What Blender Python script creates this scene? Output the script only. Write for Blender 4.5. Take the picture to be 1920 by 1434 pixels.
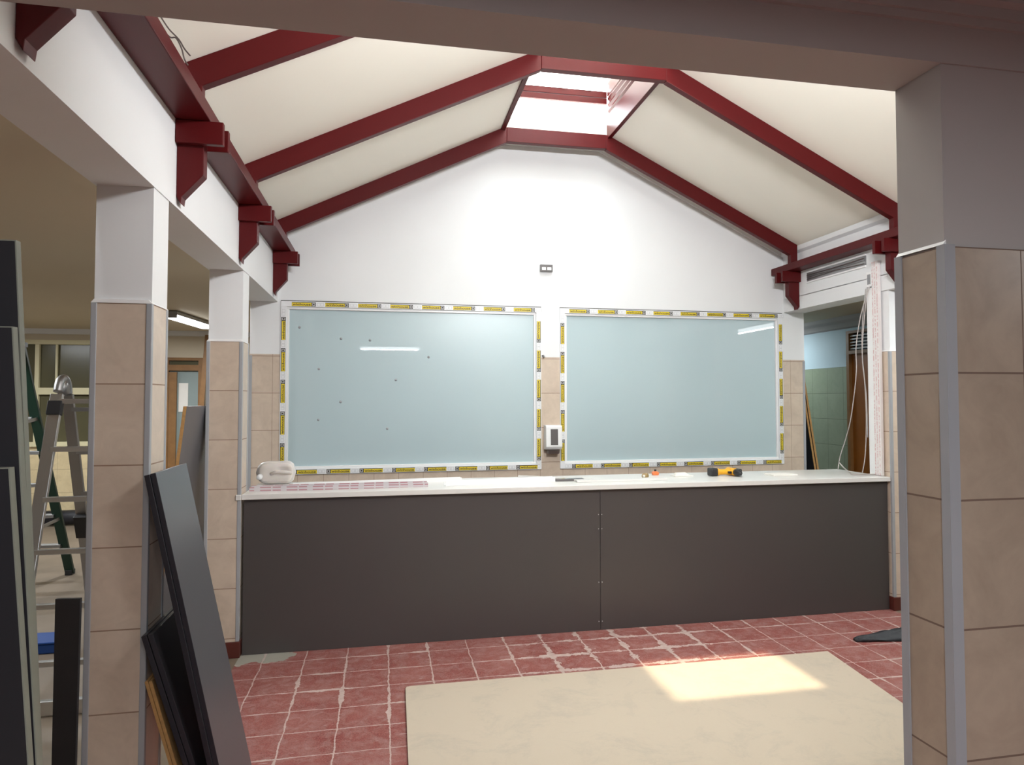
import bpy, math, random
from mathutils import Vector, Matrix, Euler
random.seed(7)
for o in list(bpy.data.objects): bpy.data.objects.remove(o)
sc = bpy.context.scene
COL = sc.collection

# ------------------------------------------------------------------ camera
F_PX, CX, CY, YAW, PITCH, ROLL = 1352.75, 1010.17, 700.69, .2114, .0369, -.0017
cam = bpy.data.cameras.new('camera'); cob = bpy.data.objects.new('camera', cam); COL.objects.link(cob)
fw = Vector((math.sin(YAW)*math.cos(PITCH), math.cos(YAW)*math.cos(PITCH), math.sin(PITCH)))
rt = Vector((math.cos(YAW), -math.sin(YAW), 0)); up = rt.cross(fw)
r2 = rt*math.cos(ROLL)+up*math.sin(ROLL); u2 = -rt*math.sin(ROLL)+up*math.cos(ROLL)
cob.matrix_world = Matrix(((r2.x, u2.x, -fw.x, 0), (r2.y, u2.y, -fw.y, 0), (r2.z, u2.z, -fw.z, 1.6), (0, 0, 0, 1)))
cam.sensor_width = 36; cam.lens = F_PX*36/1920; cam.clip_start = .05
cam.shift_x = -(CX-960)/1920; cam.shift_y = (CY-717)/1920
sc.camera = cob

# ------------------------------------------------------------------ light and exposure
sc.view_settings.view_transform = 'Standard'; sc.view_settings.look = 'None'
sc.view_settings.gamma = 1; sc.view_settings.use_curve_mapping = False
sc.view_settings.exposure = 0.0
w = bpy.data.worlds.new('sky'); sc.world = w; w.use_nodes = True
bg = w.node_tree.nodes['Background']; bg.inputs[0].default_value = (.89, .95, 1.0, 1); bg.inputs[1].default_value = 14
sun = bpy.data.lights.new('sun', 'SUN'); sun.energy = 6; sun.angle = math.radians(1.2); sun.color = (1, .80, .56)
so = bpy.data.objects.new('sun', sun); COL.objects.link(so)
so.rotation_euler = Vector((.12, -.283, -1)).to_track_quat('-Z', 'Y').to_euler()
LAMP_W = 1.0

# ------------------------------------------------------------------ materials
def new_mat(name):
    m = bpy.data.materials.new(name); m.use_nodes = True
    return m, m.node_tree, m.node_tree.nodes['Principled BSDF']
def N(nt, t, **k):
    n = nt.nodes.new(t)
    for a, b in k.items(): setattr(n, a, b)
    return n
def mth(nt, op, a, b=None, c=None):
    n = N(nt, 'ShaderNodeMath', operation=op)
    for i, v in enumerate((a, b, c)):
        if v is None: continue
        if isinstance(v, (int, float)): n.inputs[i].default_value = v
        else: nt.links.new(v, n.inputs[i])
    return n.outputs[0]
def mixc(nt, fac, a, b):
    n = N(nt, 'ShaderNodeMix', data_type='RGBA')
    if isinstance(fac, (int, float)): n.inputs[0].default_value = fac
    else: nt.links.new(fac, n.inputs[0])
    for s, v in ((6, a), (7, b)):
        if isinstance(v, tuple): n.inputs[s].default_value = v+(1,) if len(v) == 3 else v
        else: nt.links.new(v, n.inputs[s])
    return n.outputs[2]
def pos(nt):
    g = N(nt, 'ShaderNodeNewGeometry'); s = N(nt, 'ShaderNodeSeparateXYZ'); nt.links.new(g.outputs['Position'], s.inputs[0])
    return g.outputs['Position'], s.outputs
def noise(nt, vec, scale, detail=4, rough=.5, dist=0):
    n = N(nt, 'ShaderNodeTexNoise'); n.inputs['Scale'].default_value = scale; n.inputs['Detail'].default_value = detail
    n.inputs['Roughness'].default_value = rough; n.inputs['Distortion'].default_value = dist
    if vec is not None: nt.links.new(vec, n.inputs['Vector'])
    return n.outputs['Fac']
def ramp(nt, f, stops):
    n = N(nt, 'ShaderNodeValToRGB'); e = n.color_ramp.elements
    while len(e) < len(stops): e.new(.5)
    for i, (p, c) in enumerate(stops):
        e[i].position = p; e[i].color = (c, c, c, 1) if isinstance(c, (int, float)) else tuple(c)+(1,)
    nt.links.new(f, n.inputs[0]); return n.outputs[0]
def bump(nt, b, h, st=.2, d=.01):
    n = N(nt, 'ShaderNodeBump'); n.inputs['Strength'].default_value = st; n.inputs['Distance'].default_value = d
    nt.links.new(h, n.inputs['Height']); nt.links.new(n.outputs[0], b.inputs['Normal'])
def simple(name, col, rough=.5, metal=0, var=.06, scale=8, bmp=0, spec=.5):
    m, nt, b = new_mat(name)
    tc = N(nt, 'ShaderNodeTexCoord').outputs['Object']
    f = noise(nt, tc, scale)
    lo = tuple(max(0, c*(1-var)) for c in col); hi = tuple(min(1, c*(1+var)) for c in col)
    nt.links.new(mixc(nt, f, lo, hi), b.inputs['Base Color'])
    b.inputs['Roughness'].default_value = rough; b.inputs['Metallic'].default_value = metal
    b.inputs['Specular IOR Level'].default_value = spec
    if bmp: bump(nt, b, noise(nt, tc, scale*8), bmp, .003)
    return m

M = {}
M['plaster'] = simple('white_plaster', (.79, .80, .81), .7, var=.03, scale=2.5, bmp=.15)
M['panel'] = simple('cream_ceiling_board', (.91, .875, .775), .75, var=.02, scale=1.5)
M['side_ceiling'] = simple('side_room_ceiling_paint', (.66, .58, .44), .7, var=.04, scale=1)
M['shaded_plaster'] = simple('white_plaster_shaded', (.46, .435, .42), .7, var=.03, scale=2, bmp=.12)  # white plaster with the dimness of the camera side put into its colour
M['blue_plaster'] = simple('pale_blue_plaster', (.56, .70, .76), .6, var=.03)
M['red'] = simple('dark_red_gloss_paint', (.082, .005, .006), .38, var=.12, scale=3, spec=.2)
M['trim'] = simple('grey_corner_bead', (.36, .37, .39), .4, var=.05)
M['base'] = simple('maroon_skirting', (.10, .022, .016), .4)
M['caulk'] = simple('white_filler', (.9, .9, .9), .5)
M['black_core'] = simple('dark_laminate', (.019, .018, .021), .38, var=.1, scale=3)
M['board_face'] = simple('grey_black_laminate', (.10, .10, .112), .33, var=.08, scale=2)
M['board_edge'] = simple('dark_board_edge_band', (.018, .017, .024), .4)
M['pale_edge'] = simple('pale_board_edge', (.20, .205, .165), .5)
M['chip'] = simple('raw_chipboard_edge', (.48, .27, .10), .8, var=.3, scale=60)
M['white_plastic'] = simple('white_pvc', (.85, .85, .85), .3, var=.01)
M['counter_white'] = simple('white_worktop', (.72, .705, .68), .3, var=.02)
M['alu'] = simple('aluminium', (.72, .74, .76), .32, 1, var=.05)
M['alu_dull'] = simple('dull_aluminium', (.42, .42, .42), .45, 1, var=.08)
M['black_plastic'] = simple('black_plastic', (.02, .02, .022), .45)
M['green_fg'] = simple('dark_green_fibreglass', (.008, .035, .022), .45)
M['yellow'] = simple('drill_yellow', (.85, .42, .02), .4)
M['orange'] = simple('orange_plastic', (.8, .2, .06), .4)
M['blue'] = simple('blue_plastic', (.01, .06, .25), .4)
M['grey_metal'] = simple('galvanised_conduit', (.35, .35, .36), .4, .8)
M['cable'] = simple('grey_cable', (.50, .46, .44), .5)
M['wire'] = simple('dark_wire', (.12, .09, .08), .5)
M['wood_frame'] = simple('varnished_wood', (.26, .13, .045), .45, var=.25, scale=12)
M['door_wood'] = simple('orange_brown_door', (.34, .11, .012), .4, var=.2, scale=5)
M['cream_frame'] = simple('cream_window_frame', (.72, .66, .42), .45)
M['dark_pane'] = simple('dim_window_pane', (.11, .10, .055), .2, var=.3, scale=1.2)
M['grey_pane'] = simple('grey_door_glass', (.30, .36, .35), .2)
M['cloth'] = simple('black_cloth', (.012, .012, .016), .55, bmp=.5, scale=20)
M['paper'] = simple('white_paper', (.85, .82, .76), .7)
M['brass'] = simple('brown_tape', (.35, .24, .10), .5)
M['print_shadow_black'] = simple('black_print_and_shadow', (.03, .027, .02), .5)
M['label_yellow'] = simple('yellow_film_print', (.78, .60, .03), .5)
M['label_grey'] = simple('grey_film_print', (.55, .55, .56), .5)
M['film_white'] = simple('white_film', (.80, .81, .83), .4, var=.03)
M['smoke'] = simple('smoky_plastic', (.13, .12, .12), .2)

def wall_tile(name, ax, org, step, c1=(.62, .51, .41), c2=(.52, .42, .335), grout=(.30, .20, .14), z0=1.975, zs=.309, rough=.3):
    m, nt, b = new_mat(name)
    P, s = pos(nt)
    zf = mth(nt, 'FRACT', mth(nt, 'DIVIDE', mth(nt, 'SUBTRACT', z0, s[2]), zs))
    g = mth(nt, 'MAXIMUM', mth(nt, 'LESS_THAN', zf, .010), mth(nt, 'GREATER_THAN', zf, .994))
    if step:
        xf = mth(nt, 'FRACT', mth(nt, 'DIVIDE', mth(nt, 'SUBTRACT', s[ax], org), step))
        g = mth(nt, 'MAXIMUM', g, mth(nt, 'LESS_THAN', xf, .014))
    tile_id = mth(nt, 'FLOOR', mth(nt, 'DIVIDE', mth(nt, 'SUBTRACT', z0, s[2]), zs))
    cv = N(nt, 'ShaderNodeCombineXYZ'); nt.links.new(mth(nt, 'MULTIPLY', tile_id, 3.7), cv.inputs[0]); 
    va = N(nt, 'ShaderNodeVectorMath', operation='ADD'); nt.links.new(P, va.inputs[0]); nt.links.new(cv.outputs[0], va.inputs[1])
    f = noise(nt, va.outputs[0], 7, 6, .6, .9)
    col = mixc(nt, ramp(nt, f, [(.35, 0), (.68, 1)]), c1, c2)
    f2 = noise(nt, va.outputs[0], 45, 3)
    col = mixc(nt, mth(nt, 'MULTIPLY', f2, .25), col, tuple(min(1, c*1.25) for c in c1))
    nt.links.new(mixc(nt, g, col, grout), b.inputs['Base Color'])
    nt.links.new(mth(nt, 'ADD', mth(nt, 'MULTIPLY', g, .4), rough), b.inputs['Roughness'])
    bump(nt, b, mth(nt, 'SUBTRACT', 1, g), .4, .002)
    return m
M['tile_x'] = wall_tile('beige_wall_tile', 0, -.08, .2075)
M['tile_col'] = wall_tile('beige_column_tile', 0, 0, 0)
M['tile_shaded'] = wall_tile('beige_tile_shaded', 0, 1.5545-.2075*5, .2075, (.42, .335, .255), (.34, .265, .20), (.18, .12, .09))  # same beige tile, colours darkened to carry the shade on the near pillar
M['tile_green'] = wall_tile('green_wall_tile', 1, .1, .2075*1.5, (.32, .37, .26), (.27, .32, .22), (.15, .18, .12), z0=1.99)
M['tile_yellow'] = wall_tile('cream_sill_tile', 0, .1, .2075, (.75, .62, .38), (.62, .50, .30), (.4, .3, .18), z0=1.0)

def floor_mat():
    m, nt, b = new_mat('red_terrazzo_tile')
    P, s = pos(nt); st = .2516
    wob = N(nt, 'ShaderNodeTexNoise'); wob.inputs['Scale'].default_value = 9; wob.inputs['Detail'].default_value = 4; nt.links.new(P, wob.inputs['Vector'])
    sp = N(nt, 'ShaderNodeSeparateColor'); nt.links.new(wob.outputs['Color'], sp.inputs[0])
    wx = mth(nt, 'MULTIPLY', mth(nt, 'SUBTRACT', sp.outputs[0], .5), .020)
    wy = mth(nt, 'MULTIPLY', mth(nt, 'SUBTRACT', sp.outputs[1], .5), .018)
    gx = mth(nt, 'ABSOLUTE', mth(nt, 'SUBTRACT', mth(nt, 'FRACT', mth(nt, 'DIVIDE', mth(nt, 'ADD', s[0], mth(nt, 'ADD', wx, -.0368+st*20.5)), st)), .5))
    gy = mth(nt, 'ABSOLUTE', mth(nt, 'SUBTRACT', mth(nt, 'FRACT', mth(nt, 'DIVIDE', mth(nt, 'ADD', s[1], mth(nt, 'ADD', wy, -4.7164+st*40.5)), st)), .5))
    d = mth(nt, 'MINIMUM', gx, gy)
    d = mth(nt, 'ADD', d, mth(nt, 'MULTIPLY', mth(nt, 'SUBTRACT', noise(nt, P, 55, 5, .8), .5), .05))
    big = noise(nt, P, 1.6, 3, .6)
    # grout smeared wider on the part of the floor where the dust was swept
    dirt = mth(nt, 'MULTIPLY', ramp(nt, noise(nt, P, 4.5, 6, .7, .4), [(.45, 0), (.75, 1)]), ramp(nt, big, [(.45, .0), (.62, 1)]))
    # unfinished grouting left in front of the counter, and the cement patch at its left end
    ry = ramp(nt, mth(nt, 'SUBTRACT', s[1], 4.05), [(0, 0), (.15, 1)])
    rx = mth(nt, 'MULTIPLY', ramp(nt, mth(nt, 'MULTIPLY', mth(nt, 'SUBTRACT', s[0], .7), .5), [(0, 0), (.12, 1)]), ramp(nt, mth(nt, 'MULTIPLY', mth(nt, 'SUBTRACT', 2.3, s[0]), .5), [(0, 0), (.15, 1)]))
    mess = mth(nt, 'MULTIPLY', mth(nt, 'MULTIPLY', rx, ry), ramp(nt, noise(nt, P, 7, 6, .75, .8), [(.46, 0), (.60, 1)]))
    dirt = mth(nt, 'MAXIMUM', dirt, mess)
    width = mth(nt, 'ADD', .013, mth(nt, 'MULTIPLY', dirt, .10))
    grout = mth(nt, 'LESS_THAN', d, width)
    speck = noise(nt, P, 130, 3, .8)
    base = mixc(nt, ramp(nt, speck, [(.38, 0), (.62, 1)]), (.17, .032, .028), (.34, .108, .094))
    var = noise(nt, P, 3.2, 3)
    base = mixc(nt, ramp(nt, var, [(.3, 0), (.7, .6)]), base, (.35, .14, .12))
    dust = mth(nt, 'MULTIPLY', ramp(nt, noise(nt, P, 14, 8, .75, .6), [(.44, 0), (.74, 1)]), .42)
    base = mixc(nt, dust, base, (.50, .40, .37))
    sc_ = N(nt, 'ShaderNodeMapping'); sc_.inputs['Scale'].default_value = (3, 26, 1); nt.links.new(P, sc_.inputs[0])
    streak = ramp(nt, noise(nt, sc_.outputs[0], 2.2, 5, .7), [(.655, 0), (.68, 1)])
    cem = mth(nt, 'MULTIPLY', mth(nt, 'LESS_THAN', mth(nt, 'ADD', s[0], mth(nt, 'MULTIPLY', noise(nt, P, 9), .3)), -.42), mth(nt, 'GREATER_THAN', mth(nt, 'ADD', s[1], mth(nt, 'MULTIPLY', noise(nt, P, 11), .2)), 4.83))
    base = mixc(nt, cem, base, (.36, .34, .29))
    gcol = mixc(nt, noise(nt, P, 30), (.42, .30, .27), (.66, .55, .50))
    col = mixc(nt, mth(nt, 'MULTIPLY', grout, .85), base, gcol)
    col = mixc(nt, mth(nt, 'MULTIPLY', streak, .7), col, (.66, .60, .56))
    nt.links.new(col, b.inputs['Base Color'])
    nt.links.new(mth(nt, 'ADD', .38, mth(nt, 'MULTIPLY', var, .3)), b.inputs['Roughness'])
    b.inputs['Specular IOR Level'].default_value = .35
    bump(nt, b, speck, .12, .002)
    return m
M['floor'] = floor_mat()
M['side_floor'] = simple('dusty_brown_floor', (.20, .155, .112), .5, var=.35, scale=2.5, bmp=.1)

def mdf():
    m, nt, b = new_mat('raw_fibreboard')
    P, s = pos(nt)
    a = ramp(nt, noise(nt, P, 3.4, 8, .78, .5), [(.50, 0), (.66, 1)])
    col = mixc(nt, mth(nt, 'MULTIPLY', a, .55), (.56, .47, .37), (.41, .36, .30))
    f = noise(nt, P, 90, 3)
    col = mixc(nt, mth(nt, 'MULTIPLY', f, .2), col, (.64, .56, .45))
    nt.links.new(col, b.inputs['Base Color']); b.inputs['Roughness'].default_value = .6
    return m
M['mdf'] = mdf()

def counter_mat():
    m, nt, b = new_mat('dark_counter_laminate')
    P, s = pos(nt)
    mp = N(nt, 'ShaderNodeMapping'); mp.inputs['Scale'].default_value = (3.2, 1, 9); nt.links.new(P, mp.inputs[0])
    sm = ramp(nt, noise(nt, mp.outputs[0], 2.3, 7, .75), [(.66, 0), (.74, 1)])
    low = ramp(nt, s[2], [(.02, 1), (.10, 0)])
    col = mixc(nt, mth(nt, 'MULTIPLY', mth(nt, 'MULTIPLY', sm, low), .6), (.070, .062, .061), (.36, .33, .32))
    nt.links.new(col, b.inputs['Base Color']); b.inputs['Roughness'].default_value = .36
    b.inputs['Specular IOR Level'].default_value = .5
    return m
M['counter'] = counter_mat()

def frosted():
    m, nt, b = new_mat('pale_blue_glazing')
    P, s = pos(nt)
    f = noise(nt, P, .9, 2)
    nt.links.new(mixc(nt, f, (.45, .565, .60), (.50, .62, .65)), b.inputs['Base Color'])
    b.inputs['Roughness'].default_value = .32
    b.inputs['Coat Weight'].default_value = 1; b.inputs['Coat Roughness'].default_value = .015; b.inputs['Coat IOR'].default_value = 1.5
    return m
M['glazing'] = frosted()

def sheer(name, col, tr, rough=.02):
    m, nt, b = new_mat(name); nt.nodes.remove(b)
    out = nt.nodes['Material Output']
    t = N(nt, 'ShaderNodeBsdfTransparent'); t.inputs[0].default_value = col+(1,)
    g = N(nt, 'ShaderNodeBsdfGlossy'); g.inputs['Roughness'].default_value = rough
    x = N(nt, 'ShaderNodeMixShader'); x.inputs[0].default_value = tr
    nt.links.new(t.outputs[0], x.inputs[1]); nt.links.new(g.outputs[0], x.inputs[2]); nt.links.new(x.outputs[0], out.inputs[0])
    return m
M['clear'] = sheer('clear_glass', (.97, .98, .97), .05)
def film():
    m, nt, b = new_mat('cloudy_plastic_sheet'); nt.nodes.remove(b); out = nt.nodes['Material Output']
    t = N(nt, 'ShaderNodeBsdfTranslucent'); t.inputs[0].default_value = (.75, .76, .72, 1)
    d = N(nt, 'ShaderNodeBsdfTransparent'); d.inputs[0].default_value = (.5, .5, .48, 1)
    x = N(nt, 'ShaderNodeMixShader'); x.inputs[0].default_value = .02
    nt.links.new(t.outputs[0], x.inputs[1]); nt.links.new(d.outputs[0], x.inputs[2]); nt.links.new(x.outputs[0], out.inputs[0])
    return m
M['film'] = film()
def jugm():
    m, nt, b = new_mat('cloudy_jug_plastic')
    b.inputs['Base Color'].default_value = (.82, .76, .72, 1); b.inputs['Roughness'].default_value = .35
    b.inputs['Subsurface Weight'].default_value = .4; b.inputs['Subsurface Radius'].default_value = (.05, .04, .03)
    b.inputs['Transmission Weight'].default_value = .25
    return m
M['jug'] = jugm()
def emis(name, col, st):
    m, nt, b = new_mat(name); b.inputs['Base Color'].default_value = (.9, .9, .9, 1)
    b.inputs['Emission Color'].default_value = col+(1,); b.inputs['Emission Strength'].default_value = st
    return m
M['tube'] = emis('lit_fluorescent_cover', (.93, .97, 1), 9)
def dashes():
    m, nt, b = new_mat('printed_protective_film')
    P, s = pos(nt)
    u = mth(nt, 'FRACT', mth(nt, 'MULTIPLY', s[0], 6.1))
    on = mth(nt, 'MULTIPLY', mth(nt, 'GREATER_THAN', u, .22), mth(nt, 'LESS_THAN', mth(nt, 'ABSOLUTE', mth(nt, 'SUBTRACT', u, .70)), .49))
    gap = mth(nt, 'GREATER_THAN', mth(nt, 'ABSOLUTE', mth(nt, 'SUBTRACT', u, .66)), .03)
    v = mth(nt, 'ADD', mth(nt, 'MULTIPLY', s[2], 1.0), mth(nt, 'MULTIPLY', s[1], .35))
    row = mth(nt, 'GREATER_THAN', mth(nt, 'FRACT', mth(nt, 'MULTIPLY', v, 52)), .58)
    k = mth(nt, 'MULTIPLY', mth(nt, 'MULTIPLY', on, gap), row)
    nt.links.new(mixc(nt, mth(nt, 'MULTIPLY', k, .75), (.58, .54, .56), (.40, .13, .16)), b.inputs['Base Color'])
    b.inputs['Roughness'].default_value = .35
    return m
M['dash'] = dashes()
def pinkv():
    m, nt, b = new_mat('vertical_film_print')
    P, s = pos(nt)
    a = mth(nt, 'GREATER_THAN', mth(nt, 'FRACT', mth(nt, 'MULTIPLY', s[1], 38)), .6)
    r = mth(nt, 'GREATER_THAN', noise(nt, P, 60, 2), .48)
    nt.links.new(mixc(nt, mth(nt, 'MULTIPLY', mth(nt, 'MULTIPLY', a, r), .6), (.80, .76, .75), (.60, .25, .27)), b.inputs['Base Color'])
    b.inputs['Roughness'].default_value = .4
    return m
M['pinkv'] = pinkv()

# ------------------------------------------------------------------ mesh helpers
class MB:
    def __init__(s): s.v = []; s.f = []; s.mi = []; s.sm = []
    def add(s, vs, fs, mi=0, smooth=False):
        o = len(s.v); s.v += [tuple(v) for v in vs]
        for f in fs: s.f.append([i+o for i in f]); s.mi.append(mi); s.sm.append(smooth)
        return s
    def box(s, x0, x1, y0, y1, z0, z1, mi=0, T=None):
        vs = [Vector((x, y, z)) for z in (z0, z1) for y in (y0, y1) for x in (x0, x1)]
        if T: vs = [T @ v for v in vs]
        return s.add(vs, [(0, 2, 3, 1), (4, 5, 7, 6), (0, 1, 5, 4), (2, 6, 7, 3), (0, 4, 6, 2), (1, 3, 7, 5)], mi)
    def prism(s, pts, ax, a, b, mi=0):
        """extrude a 2D polygon along axis ax (0,1,2) from a to b; pts are the other two coordinates in order"""
        def mk(p, q):
            l = list(p); l.insert(ax, q); return l
        n = len(pts)
        area = sum(pts[i][0]*pts[(i+1) % n][1]-pts[(i+1) % n][0]*pts[i][1] for i in range(n))
        if (area < 0) != (ax == 1): pts = pts[::-1]
        vs = [mk(p, a) for p in pts]+[mk(p, b) for p in pts]
        fs = [tuple(range(n))[::-1], tuple(range(n, 2*n))]+[(i, (i+1) % n, n+(i+1) % n, n+i) for i in range(n)]
        return s.add(vs, fs, mi)
    def tube(s, pts, r, n=8, mi=0, closed=False):
        pts = [Vector(p) for p in pts]; rings = []
        rr = r if isinstance(r, (list, tuple)) else [r]*len(pts)
        prev = None
        for i, p in enumerate(pts):
            t = (pts[min(i+1, len(pts)-1)]-pts[max(i-1, 0)]).normalized()
            if prev is None:
                a = Vector((0, 0, 1)) if abs(t.z) < .9 else Vector((1, 0, 0))
                prev = (a-t*a.dot(t)).normalized()
            else:
                prev = (prev-t*prev.dot(t)).normalized()
            q = t.cross(prev)
            rings.append([p+(prev*math.cos(2*math.pi*k/n)+q*math.sin(2*math.pi*k/n))*rr[i] for k in range(n)])
        vs = [v for R in rings for v in R]; fs = []
        for i in range(len(pts)-1):
            for k in range(n): fs.append((i*n+k, i*n+(k+1) % n, (i+1)*n+(k+1) % n, (i+1)*n+k))
        fs += [tuple(range(n))[::-1], tuple(range((len(pts)-1)*n, len(pts)*n))]
        return s.add(vs, fs, mi, True)
    def bar(s, a, b, wx, wy, mi=0, upv=(0, 0, 1)):
        """rectangular bar from a to b, cross-section wx (sideways) by wy"""
        a = Vector(a); b = Vector(b); t = (b-a).normalized(); U = Vector(upv)
        x = t.cross(U).normalized(); y = x.cross(t).normalized()
        vs = [p+x*sx*wx/2+y*sy*wy/2 for p in (a, b) for sx, sy in ((-1, -1), (1, -1), (1, 1), (-1, 1))]
        return s.add(vs, [(0, 3, 2, 1), (4, 5, 6, 7), (0, 1, 5, 4), (1, 2, 6, 5), (2, 3, 7, 6), (3, 0, 4, 7)], mi)
    def build(s, name, mats, parent=None, bevel=0, kind=None, loc=None):
        me = bpy.data.meshes.new(name)
        if loc: s.v = [(a-loc[0], b-loc[1], c-loc[2]) for a, b, c in s.v]
        me.from_pydata(s.v, [], s.f)
        for m in (mats if isinstance(mats, (list, tuple)) else [mats]): me.materials.append(M[m])
        for p, mi, sm in zip(me.polygons, s.mi, s.sm): p.material_index = mi; p.use_smooth = sm
        me.update()
        o = bpy.data.objects.new(name, me); COL.objects.link(o)
        if loc: o.location = loc
        if parent:
            o.parent = parent
            if not loc: o.matrix_parent_inverse = parent.matrix_world.inverted()
        if bevel:
            b = o.modifiers.new('bevel', 'BEVEL'); b.width = bevel; b.segments = 2; b.limit_method = 'ANGLE'; b.angle_limit = .6
        if kind: o['kind'] = kind
        return o
def tag(o, label, cat, group=None):
    o['label'] = label; o['category'] = cat
    if group: o['group'] = group
    return o
def thing(name, label, cat, loc=(0, 0, 0), group=None):
    o = bpy.data.objects.new(name, None); COL.objects.link(o); o.location = loc; o.empty_display_size = .1
    o.matrix_world = Matrix.Translation(loc)
    return tag(o, label, cat, group)
def struct(name, mb, mat, parent=None, bevel=0):
    return mb.build(name, mat, parent, bevel, 'structure')
def text_mesh(txt, size, font_scale=1.0):
    cu = bpy.data.curves.new('t', 'FONT'); cu.body = txt; cu.size = size; cu.extrude = 0.0004
    cu.align_x = 'CENTER'; cu.align_y = 'CENTER'; cu.offset = size*.02; cu.space_character = font_scale
    o = bpy.data.objects.new('t', cu); COL.objects.link(o)
    bpy.context.view_layer.update()
    me = bpy.data.meshes.new_from_object(o.evaluated_get(bpy.context.evaluated_depsgraph_get()))
    bpy.data.objects.remove(o); bpy.data.curves.remove(cu)
    return [tuple(v.co) for v in me.vertices], [tuple(p.vertices) for p in me.polygons]

# ------------------------------------------------------------------ dimensions
XL, XR, YN, YF, YB = -.875, 3.80, 1.50, 1.67, 6.34
CT = .215; DADO = 1.975; SOF = 2.43; XC = (XL+XR)/2
EAVE, RIDGE, HALF = 3.03, 3.945, .465

# floor
struct('floor', MB().box(XL, XR, -4.5, YB, -.1, 0), 'floor')
struct('floor', MB().box(-8, XL, -4.5, 11.0, -.1, 0), 'side_floor')
struct('floor', MB().box(XR, 6.6, -4.5, 12.2, -.1, 0), 'side_floor')
struct('floor', MB().box(XL, XR, YB, 11.0, -.1, 0), 'side_floor')

# ceilings
slopeL = [(XL-.25, EAVE-.12), (XL, EAVE), (XC-HALF, RIDGE), (XC-HALF, RIDGE+.10), (XL-.25, EAVE+.05)]
slopeR = [(XR+.25, EAVE-.12), (XR, EAVE), (XC+HALF, RIDGE), (XC+HALF, RIDGE+.10), (XR+.25, EAVE+.05)]
struct('ceiling', MB().prism(slopeL, 1, YN, YB+.25), 'panel')
struct('ceiling', MB().prism(slopeR, 1, YN, YB+.25), 'panel')
struct('ceiling', MB().box(XC-HALF, XC+HALF, YN, 1.96, RIDGE, RIDGE+.1), 'panel')
struct('ceiling', MB().box(XC-HALF, XC+HALF, 6.06, YB+.25, RIDGE, RIDGE+.1), 'panel')
struct('ceiling', MB().box(-8, XL-.25, YF, 11.0, 2.57, 2.7), 'side_ceiling')
struct('ceiling', MB().box(XR+.25, 6.6, YF, 12.2, 2.575, 2.7), 'side_ceiling')
struct('ceiling', MB().box(XL-.25, XR+.25, YB+.25, 11.0, 2.57, 2.7), 'side_ceiling')
struct('ceiling', MB().box(-8, 6.6, -4.5, YN, 2.60, 2.7), 'shaded_plaster')

# walls: back wall with its two window openings
def wall_with_holes(x0, x1, zs, holes):
    pass
W1 = (-.848, 1.382, .985, 2.437); W2 = (1.555, 3.778, .985, 2.437)
bw = MB()
y0, y1 = YB, YB+.25
def bwbox(x0, x1, z0, z1, mi): bw.box(x0, x1, y0, y1, z0, z1, mi)
for (a, b) in ((XL-CT, W1[0]), (W1[1], W2[0]), (W2[1], XR+CT)):
    bw.box(a, b, y0, y1, 0, DADO+.015, 1); bw.box(a, b, y0, y1, DADO+.015, 2.437, 0)
for W in (W1, W2): bw.box(W[0], W[1], y0, y1, 0, W[2], 1)
bw.box(XL-CT, XR+CT, y0, y1, 2.437, EAVE-.1, 0)
bw.prism([(XL-.25, EAVE-.1), (XR+.25, EAVE-.1), (XR, EAVE), (XC+HALF, RIDGE), (XC-HALF, RIDGE), (XL, EAVE)], 1, y0, y1, 0)
struct('wall_back', bw, ['plaster', 'tile_x'])
# thin cornice strip under the slopes on the gable
def slope_z(x): return RIDGE-(abs(x-XC)-HALF)*(RIDGE-EAVE)/((XR-XL)/2-HALF)
for sgn, n in ((-1, 1), (1, 2)):
    xe, xr = XC+sgn*(XR-XL)/2, XC+sgn*HALF
    struct('trim_%d' % n, MB().prism([(xe, EAVE-.045), (xe, EAVE), (xr, RIDGE), (xr, RIDGE-.045)], 1, YB-.018, YB-.001), 'plaster')
struct('trim_3', MB().box(XC-HALF, XC+HALF, YB-.018, YB-.001, RIDGE-.045, RIDGE-.001), 'plaster')

# side walls above the openings (deep beams on columns)
for nm, a, b, s in (('wall_left', XL-CT, XL, SOF), ('wall_right', XR, XR+CT, SOF+.02)):
    m = MB().box(a, b, YF, YB, s, 2.57 if nm == 'wall_left' else 2.575)
    m.box(a, b, YF, YB, 2.57, EAVE-.005)
    struct(nm, m, 'plaster')
# cornices at the foot of the ceiling slopes
struct('trim_4', MB().prism([(XR, EAVE-.05), (XR-.03, EAVE-.03), (XR-.035, EAVE+.01), (XR, EAVE)], 1, YF, YB-.02), 'plaster')
struct('trim_5', MB().prism([(XL, EAVE-.05), (XL+.03, EAVE-.03), (XL+.035, EAVE+.01), (XL, EAVE)], 1, YF, YB-.02), 'plaster')

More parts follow.
